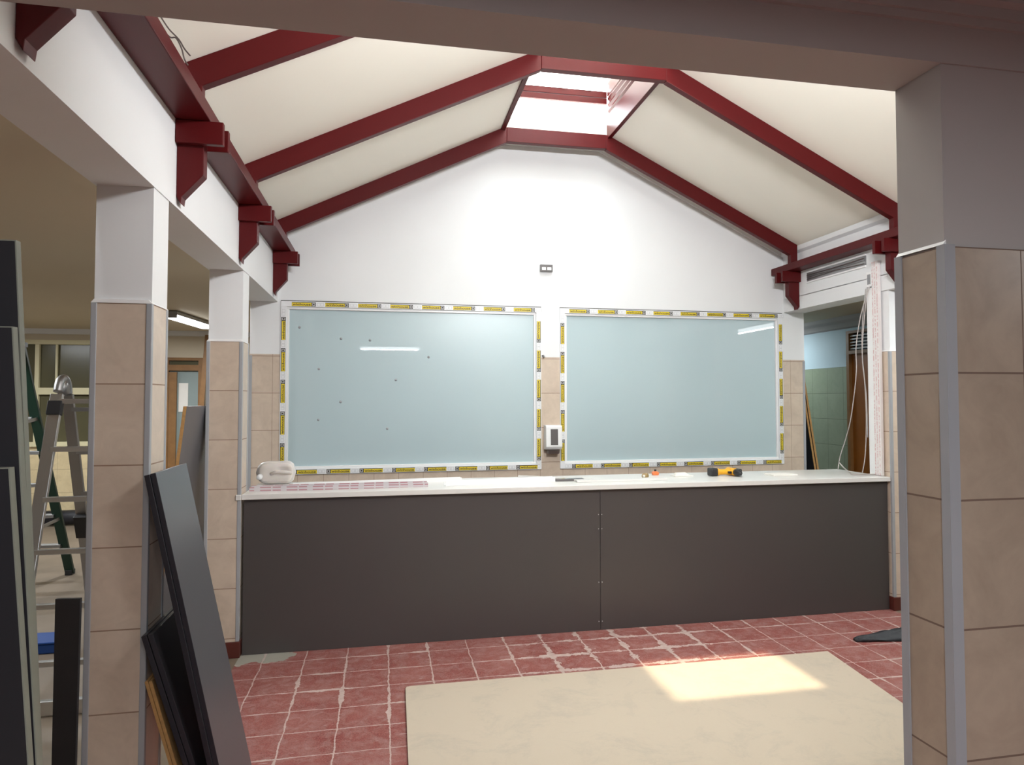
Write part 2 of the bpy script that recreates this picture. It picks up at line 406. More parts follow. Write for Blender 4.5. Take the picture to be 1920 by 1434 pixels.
# front wall (between the hall and the camera's room): lintel, right pillar, left pillar
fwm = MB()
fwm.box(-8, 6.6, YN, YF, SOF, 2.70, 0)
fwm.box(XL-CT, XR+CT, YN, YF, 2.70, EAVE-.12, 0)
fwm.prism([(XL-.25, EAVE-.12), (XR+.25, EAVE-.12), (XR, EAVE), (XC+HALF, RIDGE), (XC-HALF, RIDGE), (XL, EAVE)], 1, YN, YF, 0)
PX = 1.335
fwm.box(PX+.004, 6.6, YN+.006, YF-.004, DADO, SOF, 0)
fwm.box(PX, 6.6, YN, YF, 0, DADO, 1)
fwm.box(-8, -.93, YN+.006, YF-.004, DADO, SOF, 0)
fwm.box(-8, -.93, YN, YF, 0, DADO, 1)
wf = struct('wall_front', fwm, ['shaded_plaster', 'tile_shaded'])
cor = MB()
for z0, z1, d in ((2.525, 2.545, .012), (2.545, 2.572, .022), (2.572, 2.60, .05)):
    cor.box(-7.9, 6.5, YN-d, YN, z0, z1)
struct('trim_6', cor, 'shaded_plaster')
# pillar edge beads
pt = MB()
pt.box(PX-.004, PX+.022, YF-.022, YF+.004, 0, DADO+.004); pt.box(PX-.004, PX+.026, YN-.004, YN+.024, 0, DADO+.004)
struct('trim_7', pt, 'trim')
struct('trim_8', MB().prism([(PX-.003, DADO+.004), (PX+.006, DADO+.016), (PX+.006, DADO+.004)], 1, YN+.002, YF-.002), 'caulk')

# other walls that close the rooms
struct('wall_camera_side', MB().box(-8, 6.6, -4.6, -4.5, 0, 2.6), 'shaded_plaster')
struct('wall_far_left', MB().box(-8.1, -8, -4.6, 11, 0, 2.57), 'shaded_plaster')
struct('wall_far_right', MB().box(6.6, 6.7, -4.6, 1.67, 0, 2.6), 'shaded_plaster')
# corridor on the right
cw = MB()
cw.box(5.3, 5.45, 7.48, 12.2, 0, 1.99, 1); cw.box(5.3, 5.45, 7.48, 12.2, 1.99, 2.575, 0)
cw.box(5.3, 5.45, 1.67, 6.55, 0, 1.99, 1); cw.box(5.3, 5.45, 1.67, 6.55, 1.99, 2.575, 0)
cw.box(5.3, 5.45, 6.55, 7.48, 2.40, 2.575, 0)
struct('wall_corridor', cw, ['blue_plaster', 'tile_green'])
struct('wall_corridor_end', MB().box(XR+CT, 5.45, 12.1, 12.2, 0, 2.575), 'blue_plaster')
struct('wall_rear', MB().box(2.0, XR+CT+.05, 6.59, 6.7, 0, 2.57).box(XR+CT-.05, XR+CT, 6.7, 12.2, 0, 2.57), 'blue_plaster')
struct('trim_9', MB().prism([(5.30, 2.435), (5.27, 2.45), (5.255, 2.50), (5.22, 2.53), (5.21, 2.574), (5.30, 2.574)], 1, 1.7, 12.1), 'shaded_plaster')

# ------------------------------------------------------------------ columns
def column(x0, y0, label, group='tiled columns carrying the side beams', rightside=False, top=None):
    top = top or SOF
    x1, y1 = x0+CT, y0+CT
    t = thing('column', label, 'column', (x0+CT/2, y0+CT/2, 0), None)
    MB().box(x0+.010, x1-.004 if not rightside else x1-.010, y0+.008, y1-.008, DADO, top).build('plaster_shaft', 'plaster', t)
    MB().box(x0+.003, x1-.003, y0+.003, y1-.003, .10, DADO).build('tile_cladding', 'tile_col', t)
    MB().prism([(x0, DADO), (x1, DADO), (x1-.012, DADO+.014), (x0+.012, DADO+.014)], 1, y0, y1).build('filler_ledge', 'caulk', t)
    for xa, ya in ((x0, y0), (x1-.022, y0), (x0, y1-.022), (x1-.022, y1-.022)):
        MB().box(xa, xa+.022, ya, ya+.022, .10, DADO+.001).build('corner_bead', 'trim', t, .003)
    MB().box(x0-.006, x1+.006, y0-.006, y1+.006, 0, .10).build('skirting', 'base', t, .004)
    return t
column(XL-CT, 3.02, 'beige tiled column nearest on the left, with dark boards leaning on its right side')
column(XL-CT, 4.85, 'beige tiled column at the left end of the dark counter')
column(XR, 4.85, 'tiled column at the right end of the counter, with printed white conduit on it', top=SOF+.02)
column(XR, 3.02, 'tiled column in the right side opening hidden behind the near right pillar', top=SOF+.02)
# beads of the tiled wall ends beside the two windows
struct('trim_10', MB().box(XL-CT-.004, XL-CT+.02, YB-.004, YB+.02, 0, DADO+.004), 'trim')
struct('trim_11', MB().box(XR+CT-.02, XR+CT+.004, YB-.004, YB+.02, 0, DADO+.004), 'trim')

# ------------------------------------------------------------------ red roof timbers
for side, nm in ((1, 'left'), (-1, 'right')):
    xw = XL if side == 1 else XR
    def X(d): return xw+side*d
    lo = lambda a, b: (min(X(a), X(b)), max(X(a), X(b)))
    a, b = lo(.0005, .14)
    o = MB().box(a, b, YF+.002, YB-.02, 2.80, 2.865).build('wall_plate', 'red', None, .004)
    tag(o, 'long dark red wall plate running along the top of the %s side wall' % nm, 'timber beam')
WHERE = {1.90: 'nearest', 3.28: 'second', 4.64: 'third', 6.03: 'farthest'}
PL = {('left', 1.90): 'dark red bracket on the left beam, cut off by the white lintel',
      ('left', 3.28): 'largest fully visible dark red bracket on the left beam, above the nearest tiled column',
      ('left', 4.64): 'dark red bracket on the left beam above the column at the counter end',
      ('left', 6.03): 'dark red bracket on the left beam in the corner by the left window',
      ('right', 1.90): 'dark red bracket hidden behind the right end of the lintel',
      ('right', 3.28): 'dark red bracket hidden behind the near right pillar',
      ('right', 4.64): 'dark red bracket on the right beam, partly hidden by the near right pillar edge',
      ('right', 6.03): 'dark red bracket on the right beam in the corner above the right window'}
def bracket(side, nm, y):
    xw = XL if side == 1 else XR
    X = lambda d: xw+side*d
    t = thing('timber_bracket', PL[(nm, y)], 'bracket', (X(0), y, 2.45))
    e = .0008
    prof = [(X(e), 2.475), (X(.018), 2.445), (X(.022), 2.475), (X(.108), 2.575), (X(.108), 2.7995), (X(e), 2.7995)]
    MB().prism(prof, 1, y+.0325, y+.0995).build('post', 'red', t, .003)
    zt = 2.7985
    a, b = sorted((X(.001), X(.192)))
    MB().box(a, b, y, y+.032, 2.70, zt).build('tie_plate', 'red', t, .003)
    a, b = sorted((X(.001), X(.194)))
    MB().box(a, b, y+.10, y+.132, 2.70, zt).build('tie_plate', 'red', t, .003)
    return t
for y in WHERE:
    bracket(1, 'left', y); bracket(-1, 'right', y)
RL = {1.90: 'hidden behind the white lintel', 3.28: 'nearest visible, mostly cut off by the lintel', 4.64: 'in the middle of the ceiling, by the near collar', 6.03: 'against the gable wall, at the far edge of the skylight'}
for y, txt in RL.items():
    for side, nm in ((1, 'left'), (-1, 'right')):
        xw = XL if side == 1 else XR
        X = lambda d: xw+side*d
        d0 = .035; d1 = (XR-XL)/2-HALF
        sl = (RIDGE-EAVE)/((XR-XL)/2-HALF)
        D = .13
        prof = [(X(d0), 2.8655), (X(.105), 2.8655), (X(.105), EAVE+.105*sl-D), (X(d1+.0204), EAVE+(d1+.02)*sl-D-.01), (X(d1+.0204), RIDGE-.001), (X(d1), RIDGE-.001), (X(d0), EAVE+d0*sl-.001)]
        o = MB().prism(prof, 1, y, y+.055).build('rafter', 'red', None, .003)
        tag(o, 'dark red %s rafter %s' % (nm, txt), 'timber beam')
    o = MB().box(XC-HALF+.0205, XC+HALF-.0205, y-.004, y+.055, RIDGE-.125, RIDGE-.001).build('collar_beam', 'red', None, .003)
    tag(o, 'short flat red collar beam between the rafters, %s' % {1.90: 'hidden behind the lintel', 3.28: 'behind the lintel edge', 4.64: 'nearest one visible, crossing the skylight just below the lintel', 6.03: 'along the far edge of the skylight above the gable'}[y], 'timber beam')

# ------------------------------------------------------------------ skylight lantern
sk = thing('skylight', 'glazed red timber skylight lantern letting daylight through the roof ridge', 'skylight', (XC, 4.0, RIDGE))
x0, x1, ya, yb = XC-HALF, XC+HALF, 1.99, 6.06
for xa in (x0-.03, x1):
    MB().box(*((xa, xa+.036) if xa < XC else (xa-.006, xa+.03)), ya, yb, RIDGE-.03, 4.12).build('curb_board', 'red', sk, .003)
    s = 1 if xa < XC else -1
    xin = x0+.0 if s == 1 else x1
    MB().box(*sorted((xin-s*.03, xin-s*.0)), ya, yb, 4.30, 4.42).build('top_rail', 'red', sk, .003)
    for k, z in enumerate((4.135, 4.19, 4.245)):
        MB().prism([(xin-s*.032, z), (xin-s*.002, z+.03), (xin-s*.002, z+.042), (xin-s*.032, z+.012)], 1, ya, yb).build('louvre_slat', 'red', sk)
    MB().box(*sorted((xin-s*.036, xin-s*.034)), ya, yb, 4.12, 4.30).build('side_pane', 'film', sk)
MB().box(x0-.03, x1+.03, ya-.03, ya, RIDGE, 4.42).build('near_board', 'red', sk)
MB().box(x0, x1, yb, yb+.035, 4.235, 4.285).build('far_rail', 'red', sk, .003)
MB().box(x0, x1, yb, yb+.035, 4.29, 4.345).build('far_rail', 'red', sk, .003)
MB().box(x0, x1, yb+.012, yb+.018, RIDGE, 4.235).build('far_pane', 'clear', sk)
MB().box(x0, x1, yb+.012, yb+.018, 4.345, 4.42).build('far_pane', 'clear', sk)
MB().box(x0-.03, x1+.03, 4.84, 5.50, 4.425, 4.431).build('roof_pane', 'clear', sk)
MB().box(x0-.03, x1+.03, 4.81, 4.84, 4.40, 4.445).build('glazing_bar', 'red', sk)
MB().box(x0-.03, x1+.03, 3.31, 4.81, 4.425, 4.431).build('roof_pane', 'film', sk)
MB().box(x0-.03, x1+.03, 3.28, 3.31, 4.40, 4.445).build('glazing_bar', 'red', sk)
MB().box(x0-.03, x1+.03, ya-.03, 3.28, 4.425, 4.431).build('roof_pane', 'film', sk)
MB().box(x0-.03, x1+.03, 5.50, 5.53, 4.40, 4.445).build('glazing_bar', 'red', sk)
MB().box(x0-.03, x1+.03, 5.53, yb+.035, 4.425, 4.431).build('roof_pane', 'film', sk)
g = MB(); n = 24
vs = []; fs = []
for i in range(n+1):
    x = x0+.01+(x1-x0-.02)*i/n
    zz = .012*math.sin(i*.9)+.008*math.sin(i*2.1+1)
    vs += [(x, yb-.02+.01*math.sin(i*1.7), 4.352+zz), (x, yb-.06, 4.418)]
for i in range(n): fs.append((2*i, 2*i+2, 2*i+3, 2*i+1))
g.add(vs, fs, 0, True).build('torn_plastic_sheet', 'film', sk)

# ------------------------------------------------------------------ windows
tv, tf = text_mesh('winhouse', .040)
wmax = max(v[0] for v in tv); hmax = max(abs(v[1]) for v in tv)
tv = [(v[0]*.072/wmax, v[1]*.0105/hmax, v[2]) for v in tv]
def label_mesh(flip):
    """one printed film label lying in the XZ plane facing -Y, long axis X, length .193, emblem at the +X end (or -X if flip)"""
    m = MB(); s = -1 if flip else 1
    L, Hh = .193, .0175
    m.box(-L/2, L/2, -.0006, 0, -Hh, Hh, 0)
    cx = -s*.017
    m.box(cx-.079, cx+.079, -.0012, -.0006, -.0045-.010, .012, 1)
    vs = [(cx+v[0], -.0014-v[2], v[1]-.0015) for v in tv]
    m.add(vs, tf, 0)
    ex = s*.080
    m.box(ex-.011, ex+.011, -.0012, -.0006, -.012, .012, 2); m.box(ex-.006, ex+.006, -.0016, -.0012, -.007, .007, 0)
    # faint pictogram squares in the gap after the label
    px = s*(L/2+.038)
    for dx in (-.014, .014):
        m.box(px+dx-.012, px+dx+.012, -.0006, 0, -.013, .013, 2); m.box(px+dx-.0095, px+dx+.0095, -.0009, -.0006, -.0105, .0105, 3)
    return m
LMESH = {}
for fl in (False, True):
    o = label_mesh(fl).build('film_label', ['print_shadow_black', 'label_yellow', 'label_grey', 'film_white']); LMESH[fl] = o.data; bpy.data.objects.remove(o)
def window(n, W, side):
    x0, x1, z0, z1 = W
    t = bpy.data.objects.new('window_%d' % n, None); COL.objects.link(t); t['kind'] = 'structure'
    t.location = (x0, YB, z0); t.matrix_world = Matrix.Translation(t.location)
    fr = MB(); fwid = .047; bd = .020
    ypro = YB-.012
    for (a, b, c, d) in ((x0, x1, z1-fwid, z1), (x0, x1, z0, z0+fwid), (x0, x0+fwid, z0+fwid, z1-fwid), (x1-fwid, x1, z0+fwid, z1-fwid)):
        fr.box(a, b, ypro, YB+.06, c, d)
    fr.build('frame', 'film_white', t, .002)
    MB().box(x0, x1, YB-.006, YB-.0003, z1+.0005, z1+.007).build('painted_shadow_line', 'print_shadow_black', t)  # black strip standing in for the shadow line above the frame
    q0, q1, r0, r1 = x0+fwid, x1-fwid, z0+fwid, z1-fwid
    be = MB()
    for (a, b, c, d) in ((q0, q1, r1-bd, r1), (q0, q1, r0, r0+bd), (q0, q0+bd, r0+bd, r1-bd), (q1-bd, q1, r0+bd, r1-bd)):
        be.box(a, b, YB+.002, YB+.06, c, d)
    be.build('glazing_bead', 'white_plastic', t, .003)
    MB().box(q0+bd*.5, q1-bd*.5, YB+.022, YB+.03, r0+bd*.5, r1-bd*.5).build('glass_pane', 'glazing', t)
    def lab(x, z, rot, fl):
        o = bpy.data.objects.new('film_label', LMESH[fl]); COL.objects.link(o); o.parent = t
        o.matrix_parent_inverse = t.matrix_world.inverted(); o.location = (x, ypro-.0003, z); o.rotation_euler = (0, rot, 0)
    P = .27; w2 = fwid/2
    x = x0+.088+.0965
    while x+.10 < x1-.01: lab(x, z1-w2-.001, 0, False); x += P
    x = x0+.11+.0965
    while x+.10 < x1-.01: lab(x, z0+w2-.001, 0, True); x += P
    z = z1-.135-.0965
    while z-.10 > z0+.03: lab(x0+w2, z, -math.pi/2, False); z -= P*.975
    z = z1-.125-.0965+ (0 if n == 1 else .02)
    while z-.10 > z0+.03: lab(x1-w2, z, math.pi/2, False); z -= P*.975
    return t
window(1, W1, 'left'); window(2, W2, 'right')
# suction marks on the left glass
wn1 = bpy.data.objects['window_1']
for px_, pz_ in ((-.36, 2.13), (-.12, 2.12), (.38, 1.98), (.10, 1.78), (-.54, 1.87), (-.36, 1.59), (-.54, 1.44), (.03, 1.36), (-.7, 2.22)):
    MB().tube([(px_, YB+.0218, pz_), (px_, YB+.0205, pz_)], .011, 12).build('glass_spot', 'trim', wn1)

# ------------------------------------------------------------------ counter
YC = 4.89
ct = thing('counter', 'long dark laminate bar counter with white top in front of the windows', 'counter', (1.47, 5.2, 0))
MB().box(XL+.012, 1.4865, YC, YC+.018, 0.001, .975).build('front_panel', 'counter', ct)
MB().box(1.4895, XR-.012, YC, YC+.018, 0.001, .975).build('front_panel', 'counter', ct)
MB().box(XL+.012, XR-.012, YC+.019, YC+.06, .915, .975).box(XL+.012, XR-.012, YC+.019, YC+.06, .0, .06).box(XL+.04, XL+.08, YC+.02, 5.45, 0, .975).box(XR-.08, XR-.04, YC+.02, 5.45, 0, .975).box(1.46, 1.50, YC+.02, 5.45, 0, .975).build('inner_frame', 'black_core', ct)
MB().box(XL+.002, XR-.002, YC-.028, 5.52, .976, 1.010).box(XL-.03, XL+.0021, YC-.028, 4.843, .976, 1.010).build('worktop', 'counter_white', ct, .003)
for zz in (.80, .70, .33, .06):
    for dx in (-.012, .012): MB().tube([(1.488+dx, YC+.0005, zz), (1.488+dx, YC-.001, zz)], .0035, 8).build('screw', 'alu', ct)

# wall accessories
o = MB().box(1.372, 1.485, YB-.03, YB-.0005, 2.762, 2.825).box(1.385, 1.422, YB-.034, YB-.0301, 2.775, 2.80, 1).box(1.434, 1.472, YB-.034, YB-.0301, 2.775, 2.80, 1).build('wall_socket', ['smoke', 'white_plastic'], None, .003)
tag(o, 'small grey and white socket box high on the white gable wall', 'socket')
d = thing('soap_dispenser', 'white wall dispenser with dark window between the two windows', 'dispenser', (1.475, YB, 1.12))
MB().prism([(YB-.0005, 1.16), (YB-.085, 1.165), (YB-.105, 1.19), (YB-.095, 1.365), (YB-.075, 1.38), (YB-.0005, 1.38)], 0, 1.405, 1.553).build('housing', 'white_plastic', d, .006)
MB().prism([(YB-.1055, 1.205), (YB-.0975, 1.345), (YB-.092, 1.345), (YB-.098, 1.205)], 0, 1.447, 1.513).build('level_window', 'smoke', d)
MB().prism([(YB-.01, 1.155), (YB-.095, 1.158), (YB-.075, 1.125), (YB-.01, 1.125)], 0, 1.43, 1.53).build('push_lever', 'alu_dull', d, .004)
tag(MB().tube([(1.392, YB-.001, 2.00), (1.40, YB-.02, 2.005), (1.408, YB-.03, 1.985)], .007, 8).build('wall_hook', 'grey_metal'), 'tiny bent metal hook at the tile top between the windows', 'hook')

# ------------------------------------------------------------------ right wall: conduit track, film strip, junction box, cables
o = MB().box(XR-.012, XR-.0005, 5.10, 5.93, 2.672, 2.685, 0).box(XR-.012, XR-.0005, 5.10, 5.93, 2.765, 2.778, 0).box(XR-.004, XR-.0005, 5.10, 5.93, 2.6851, 2.7649, 1)
o.tube([(XR-.012, 5.12, 2.70), (XR-.012, 5.5, 2.715), (XR-.012, 5.92, 2.705)], .003, 6, 2).tube([(XR-.012, 5.12, 2.745), (XR-.014, 5.45, 2.74), (XR-.012, 5.92, 2.742)], .0035, 6, 2).tube([(XR-.010, 5.12, 2.728), (XR-.010, 5.92, 2.724)], .0045, 6, 1)
tag(o.build('cable_trough', ['white_plastic', 'grey_metal', 'wire']), 'open white cable trough with grey wires under the right wall plate', 'cable trough')
t = thing('cable_conduit', 'vertical white conduit with pink printed film on the right end column', 'conduit', (XR, 4.95, 1.0))
MB().box(XR-.030, XR-.0062, 4.925, 5.003, 1.013, 2.69).build('film_strip', 'pinkv', t, .002)
MB().box(XR-.024, XR-.0062, 5.004, 5.075, 1.013, 2.49).build('cover', 'white_plastic', t, .002)
o = MB().box(XR-.022, XR-.0065, 5.015, 5.075, 2.50, 2.62, 0).box(XR-.0235, XR-.0221, 5.025, 5.065, 2.52, 2.60, 1).build('junction_box', ['white_plastic', 'grey_metal'], None, .002)
tag(o, 'small white junction box with grey opening under the right beam', 'junction box')
def spline(pts, k=8):
    P = [Vector(p) for p in pts]; out = []
    for i in range(len(P)-1):
        a = P[max(i-1, 0)]; b = P[i]; c = P[i+1]; d_ = P[min(i+2, len(P)-1)]
        for j in range(k):
            t_ = j/k
            out.append(.5*((2*b)+(c-a)*t_+(2*a-5*b+4*c-d_)*t_*t_+(3*b-a-3*c+d_)*t_**3))
    out.append(P[-1]); return out
cb = [
 ([(3.765, 5.02, 2.50), (3.74, 5.10, 2.28), (3.725, 5.145, 2.03), (3.725, 5.15, 1.81), (3.73, 5.23, 1.47), (3.75, 5.33, 1.29), (3.74, 5.40, 1.13), (3.73, 5.42, 1.018)], 'longest thin cable from the junction box, bowing left across the orange door'),
 ([(3.767, 5.05, 2.50), (3.765, 5.10, 2.20), (3.765, 5.125, 1.95), (3.765, 5.10, 1.72), (3.765, 5.09, 1.45), (3.765, 5.11, 1.17), (3.75, 5.13, 1.016)], 'thin cable hanging beside the white conduit down to the worktop'),
 ([(3.782, 5.09, 2.49), (3.782, 5.135, 2.25), (3.782, 5.15, 2.0), (3.782, 5.13, 1.80), (3.782, 5.105, 1.60), (3.782, 5.10, 1.3)], 'short cable ending halfway down the white conduit'),
]
for pts, lb in cb: tag(MB().tube(spline(pts), .0042, 6).build('hanging_cable', 'cable'), lb, 'cable')
tag(MB().tube(spline([(3.73, 5.40, 1.075), (3.70, 5.28, 1.035), (3.66, 5.15, 1.016), (3.60, 5.05, 1.016), (3.70, 5.03, 1.016), (3.77, 5.0, 1.018)]), .005, 6).build('cable_end', 'cable'), 'loose grey cable end lying on the right end of the worktop', 'cable')

# ------------------------------------------------------------------ things on the worktop
ZT = 1.0105
def jug():
    t = thing('plastic_jug', 'cloudy white plastic jug lying on its side at the left end of the worktop', 'jug', (-.75, 5.42, ZT))
    # body: rounded box built as stacked rings along X with a grip recess
    m = MB(); nx, na = 16, 28; rings = []
    for i in range(nx+1):
        u = i/nx; x = -.885+.272*u
        e = max(0, min(1, u/.2)); e2 = max(0, min(1, (1-u)/.2))
        k = math.sqrt(max(0, 1-(1-e)**2))*math.sqrt(max(0, 1-(1-e2)**2)); k = max(k, .05)
        if u < .3: k *= .80+.20*(u/.3)
        R = []
        for j in range(na):
            a = 2*math.pi*j/na; c, s = math.cos(a), math.sin(a)
            p = 3
            q = (abs(c)**p+abs(s)**p)**(-1/p)
            yy = .062*q*c*k; zz = .080*q*s*k
            if c < -.3 and .5 < u < .92 and abs(zz-.018) < .028:
                yy += .028*math.sin((u-.5)/.42*math.pi)*(1-abs(zz-.018)/.028)
            R.append((x, 5.45+yy, ZT+.080+zz))
        rings.append(R)
    vs = [v for R in rings for v in R]; fs = []
    for i in range(nx):
        for j in range(na): fs.append((i*na+j, (i+1)*na+j, (i+1)*na+(j+1) % na, i*na+(j+1) % na))
    fs += [tuple(range(na)), tuple(range(nx*na, (nx+1)*na))[::-1]]
    m.add(vs, fs, 0, True).build('body', 'jug', t)
    m2 = MB().tube(spline([(-.775, 5.392, ZT+.075), (-.74, 5.375, ZT+.088), (-.68, 5.375, ZT+.088), (-.635, 5.395, ZT+.080)], 6), .012, 10)
    m2.build('handle', 'jug', t)
    MB().tube([(-.845, 5.43, ZT+.055), (-.850, 5.378, ZT+.055), (-.850, 5.362, ZT+.055)], [.020, .020, .018], 18).build('cap', 'white_plastic', t)
jug()
def channel(name, x0, y0, x1, y1, wd, hh, mat, label, cat, z=ZT):
    m = MB()
    a = Vector((x0, y0, z)); b = Vector((x1, y1, z)); t_ = (b-a).normalized(); s_ = Vector((-t_.y, t_.x, 0))
    T = Matrix(((t_.x, s_.x, 0, x0), (t_.y, s_.y, 0, y0), (0, 0, 1, z), (0, 0, 0, 1)))
    L = (b-a).length
    m.box(0, L, 0, wd, 0, .003, 0, T).box(0, L, 0, .003, .003, hh, 0, T).box(0, L, wd-.003, wd, .003, hh, 0, T)
    return tag(m.build(name, mat), label, cat)
channel('pvc_profile', -.85, 4.99, .30, 5.02, .10, .030, 'dash', 'white plastic channel with pink printed film along the left front of the worktop', 'profile')
channel('pvc_profile', -.60, 5.16, .56, 5.30, .05, .028, 'white_plastic', 'plain white plastic channel lying behind the pink printed one', 'profile')
channel('pvc_profile', .42, 5.02, 1.22, 5.12, .06, .034, 'white_plastic', 'plain white plastic channel lying in the middle of the worktop', 'profile')
o = MB().box(1.225, 1.44, 5.13, 5.19, ZT, ZT+.016).build('metal_strip', 'smoke', None, .002); tag(o, 'thin grey strip sticking out under the middle white channel', 'strip')
o = MB().bar((1.02, 5.50, ZT+.006), (1.50, 5.16, ZT+.006), .022, .012).build('wooden_stick', 'counter_white'); tag(o, 'thin pale stick lying slantwise below the wall dispenser', 'stick')
o = MB().box(1.36, 2.05, 5.03, 5.12, ZT, ZT+.014).build('filler_strip', 'counter_white', None, .002); tag(o, 'flat white strip lying on the worktop just right of its middle', 'strip')
t = thing('tape_roll', 'small brown tape roll standing on the worktop under the right window', 'tape', (1.93, 5.17, ZT))
MB().tube([(1.915, 5.16, ZT+.0205), (1.945, 5.185, ZT+.0205)], .020, 20).build('roll', 'brass', t)
MB().tube([(1.912, 5.1575, ZT+.0205), (1.948, 5.1875, ZT+.0205)], .010, 14).build('core', 'paper', t)
t = thing('chalk_line_reel', 'small orange plastic tool with black knob on the worktop', 'tool', (2.1, 5.40, ZT))
MB().prism([(2.075, ZT), (2.12, ZT), (2.125, ZT+.018), (2.108, ZT+.03), (2.085, ZT+.03), (2.072, ZT+.018)], 1, 5.38, 5.42).build('body', 'orange', t, .004)
MB().tube([(2.098, 5.40, ZT+.030), (2.098, 5.40, ZT+.045)], .009, 10).build('knob', 'black_plastic', t)
o = MB().box(2.20, 2.35, 5.24, 5.34, ZT, ZT+.006).prism([(2.21, ZT+.006), (2.33, ZT+.006), (2.30, ZT+.028), (2.22, ZT+.026)], 1, 5.27, 5.30).build('crumpled_paper', 'paper', None, .002); tag(o, 'small folded white paper between the orange tool and the drill', 'paper')
o = MB().box(2.95, 3.16, 5.10, 5.24, ZT, ZT+.012).build('white_tile_sample', 'paper', None, .002); tag(o, 'flat white sheet on the worktop right of the yellow drill', 'sheet')
def drill():
    t = thing('cordless_drill', 'yellow and black cordless drill lying on the worktop below the right window', 'drill', (2.6, 5.25, ZT))
    z = ZT+.030
    MB().box(2.475, 2.535, 5.19, 5.27, ZT+.001, ZT+.062).build('battery', 'black_plastic', t, .010)
    MB().tube([(2.535, 5.225, z), (2.55, 5.225, z), (2.56, 5.225, z), (2.62, 5.22, z), (2.65, 5.22, z)], [.029, .029, .022, .021, .026], 16).build('handle', 'yellow', t)
    MB().tube([(2.668, 5.31, z+.002), (2.668, 5.29, z+.002), (2.668, 5.18, z+.002), (2.668, 5.165, z+.002)], [.02, .029, .029, .026], 18).build('motor_housing', 'yellow', t)
    MB().tube([(2.668, 5.1645, z+.002), (2.668, 5.14, z+.002), (2.672, 5.10, z), (2.674, 5.085, z)], [.026, .027, .018, .008], 16).build('chuck', 'black_plastic', t)
    MB().box(2.69, 2.725, 5.17, 5.30, ZT+.003, ZT+.055).build('gear_cover', 'black_plastic', t, .008)
    MB().box(2.615, 2.64, 5.175, 5.199, z-.01, z+.008).build('trigger', 'black_plastic', t, .003)
drill()

# ------------------------------------------------------------------ board on the floor
m = MB(); bl, br = .125, 2.745; th = .016
pts = [(bl+.03, 4.125), (bl+.008, 4.118), (bl, 4.095), (.10, 2.2), (2.53, 2.2), (br, 4.125)]
m.prism([(a, b) for a, b in pts], 2, .003, .003+th)
o = m.build('floor_board', 'mdf', None, .002); tag(o, 'large pale bare board lying flat on the red tiled floor', 'board')
# black cloth
g = MB(); nx, ny = 22, 9; vs = []; fs = []
for i in range(nx+1):
    u = i/nx
    for j in range(ny+1):
        v = j/ny*2-1
        wd = (.015+.125*u**.8)
        x = 3.06+.62*u; y = 4.30+.03*u+wd*v
        z = .004+(1-v*v)*(.012+.045*u**.7)*(1+.35*math.sin(6*v+5*u))+.006*math.sin(17*u+9*v)
        vs.append((x, y, max(z, .003)))
for i in range(nx):
    for j in range(ny): a = i*(ny+1)+j; fs.append((a, a+ny+1, a+ny+2, a+1))
g.add(vs, fs, 0, True); o = g.build('black_bag', 'cloth'); tag(o, 'crumpled black plastic bag on the floor beside the near right pillar', 'bag')
so_ = o.modifiers.new('solid', 'SOLIDIFY'); so_.thickness = .002; so_.offset = 1

# ------------------------------------------------------------------ leaning boards
def lean(name, xt, zt, xb, y0_, y1_, th_, label, mats, group=None, side=1):
    """board whose underside edge runs from floor (xb,0) to (xt,zt); thickness on the +side"""
    d_ = Vector((xt-xb, zt)).normalized(); nrm = Vector((d_.y, -d_.x))*side
    if nrm.x*side < 0: nrm = -nrm
    m = MB()
    n = nrm*th_; lift = max(0, -n.y)+.001
    a = (xb, lift); b_ = (xt, zt); c = (xt+n.x, zt+n.y); e = (xb+n.x, n.y+lift)
    if side == -1: pass
    o = m.prism([a, e, c, b_], 1, y0_, y1_)
    # faces: 0/1 = end edges, rest = long faces
    bm = o
    bm.mi[0] = 1; bm.mi[1] = 1
    k = o.build(name, mats, None, .0015)
    tag(k, label, 'board', group); return k
th = .019
# tall pair on the near column
zt = 1.322; sl = (.878-.65)/(1.322-.241); xb = -.870+sl*zt+.004
lean('laminate_board', -.8728, zt, xb, 2.95, 3.38, th, 'tall dark board leaning on the nearest left column, directly behind the grey faced one', ['board_face', 'board_edge'])
lean('laminate_board', -.8728+.0215, zt+.006, xb+.0215, 2.95, 3.38, th, 'tall grey faced board leaning outermost on the nearest left column', ['board_face', 'board_edge'])
o = MB().bar((-.7665+.0005, 3.095, .760), (-.7585+.0005, 3.10, .722), .008, .003, 0, (1, 0, .2)).build('tape_scrap', 'paper'); 
tag(o, 'tiny white scrap stuck on the grey face of the tall leaning board', 'scrap')
TAPE = o
sl = (.877-.727)/(.729-.249); zt = .729; xb = -.8728+sl*zt+.0
lean('laminate_board', -.8728, zt, xb, 2.95, 3.38, th, 'short black board leaning low on the nearest left column, inner of the pair', ['black_core', 'board_edge'])
lean('laminate_board', -.8728+.022, zt+.004, xb+.022, 2.95, 3.38, th, 'short black board leaning low on the nearest left column, outer of the pair', ['black_core', 'board_edge'])
lean('chipboard', -.8728, .545, -.8728+.545*.34-.03, 3.0, 3.36, .012, 'lowest raw wooden board leaning under the short black boards, inner one', ['chip', 'chip'])
lean('chipboard', -.8728+.014, .545, -.8728+.545*.34-.016, 3.0, 3.36, .012, 'lowest raw wooden board leaning under the short black boards, outer one', ['chip', 'chip'])
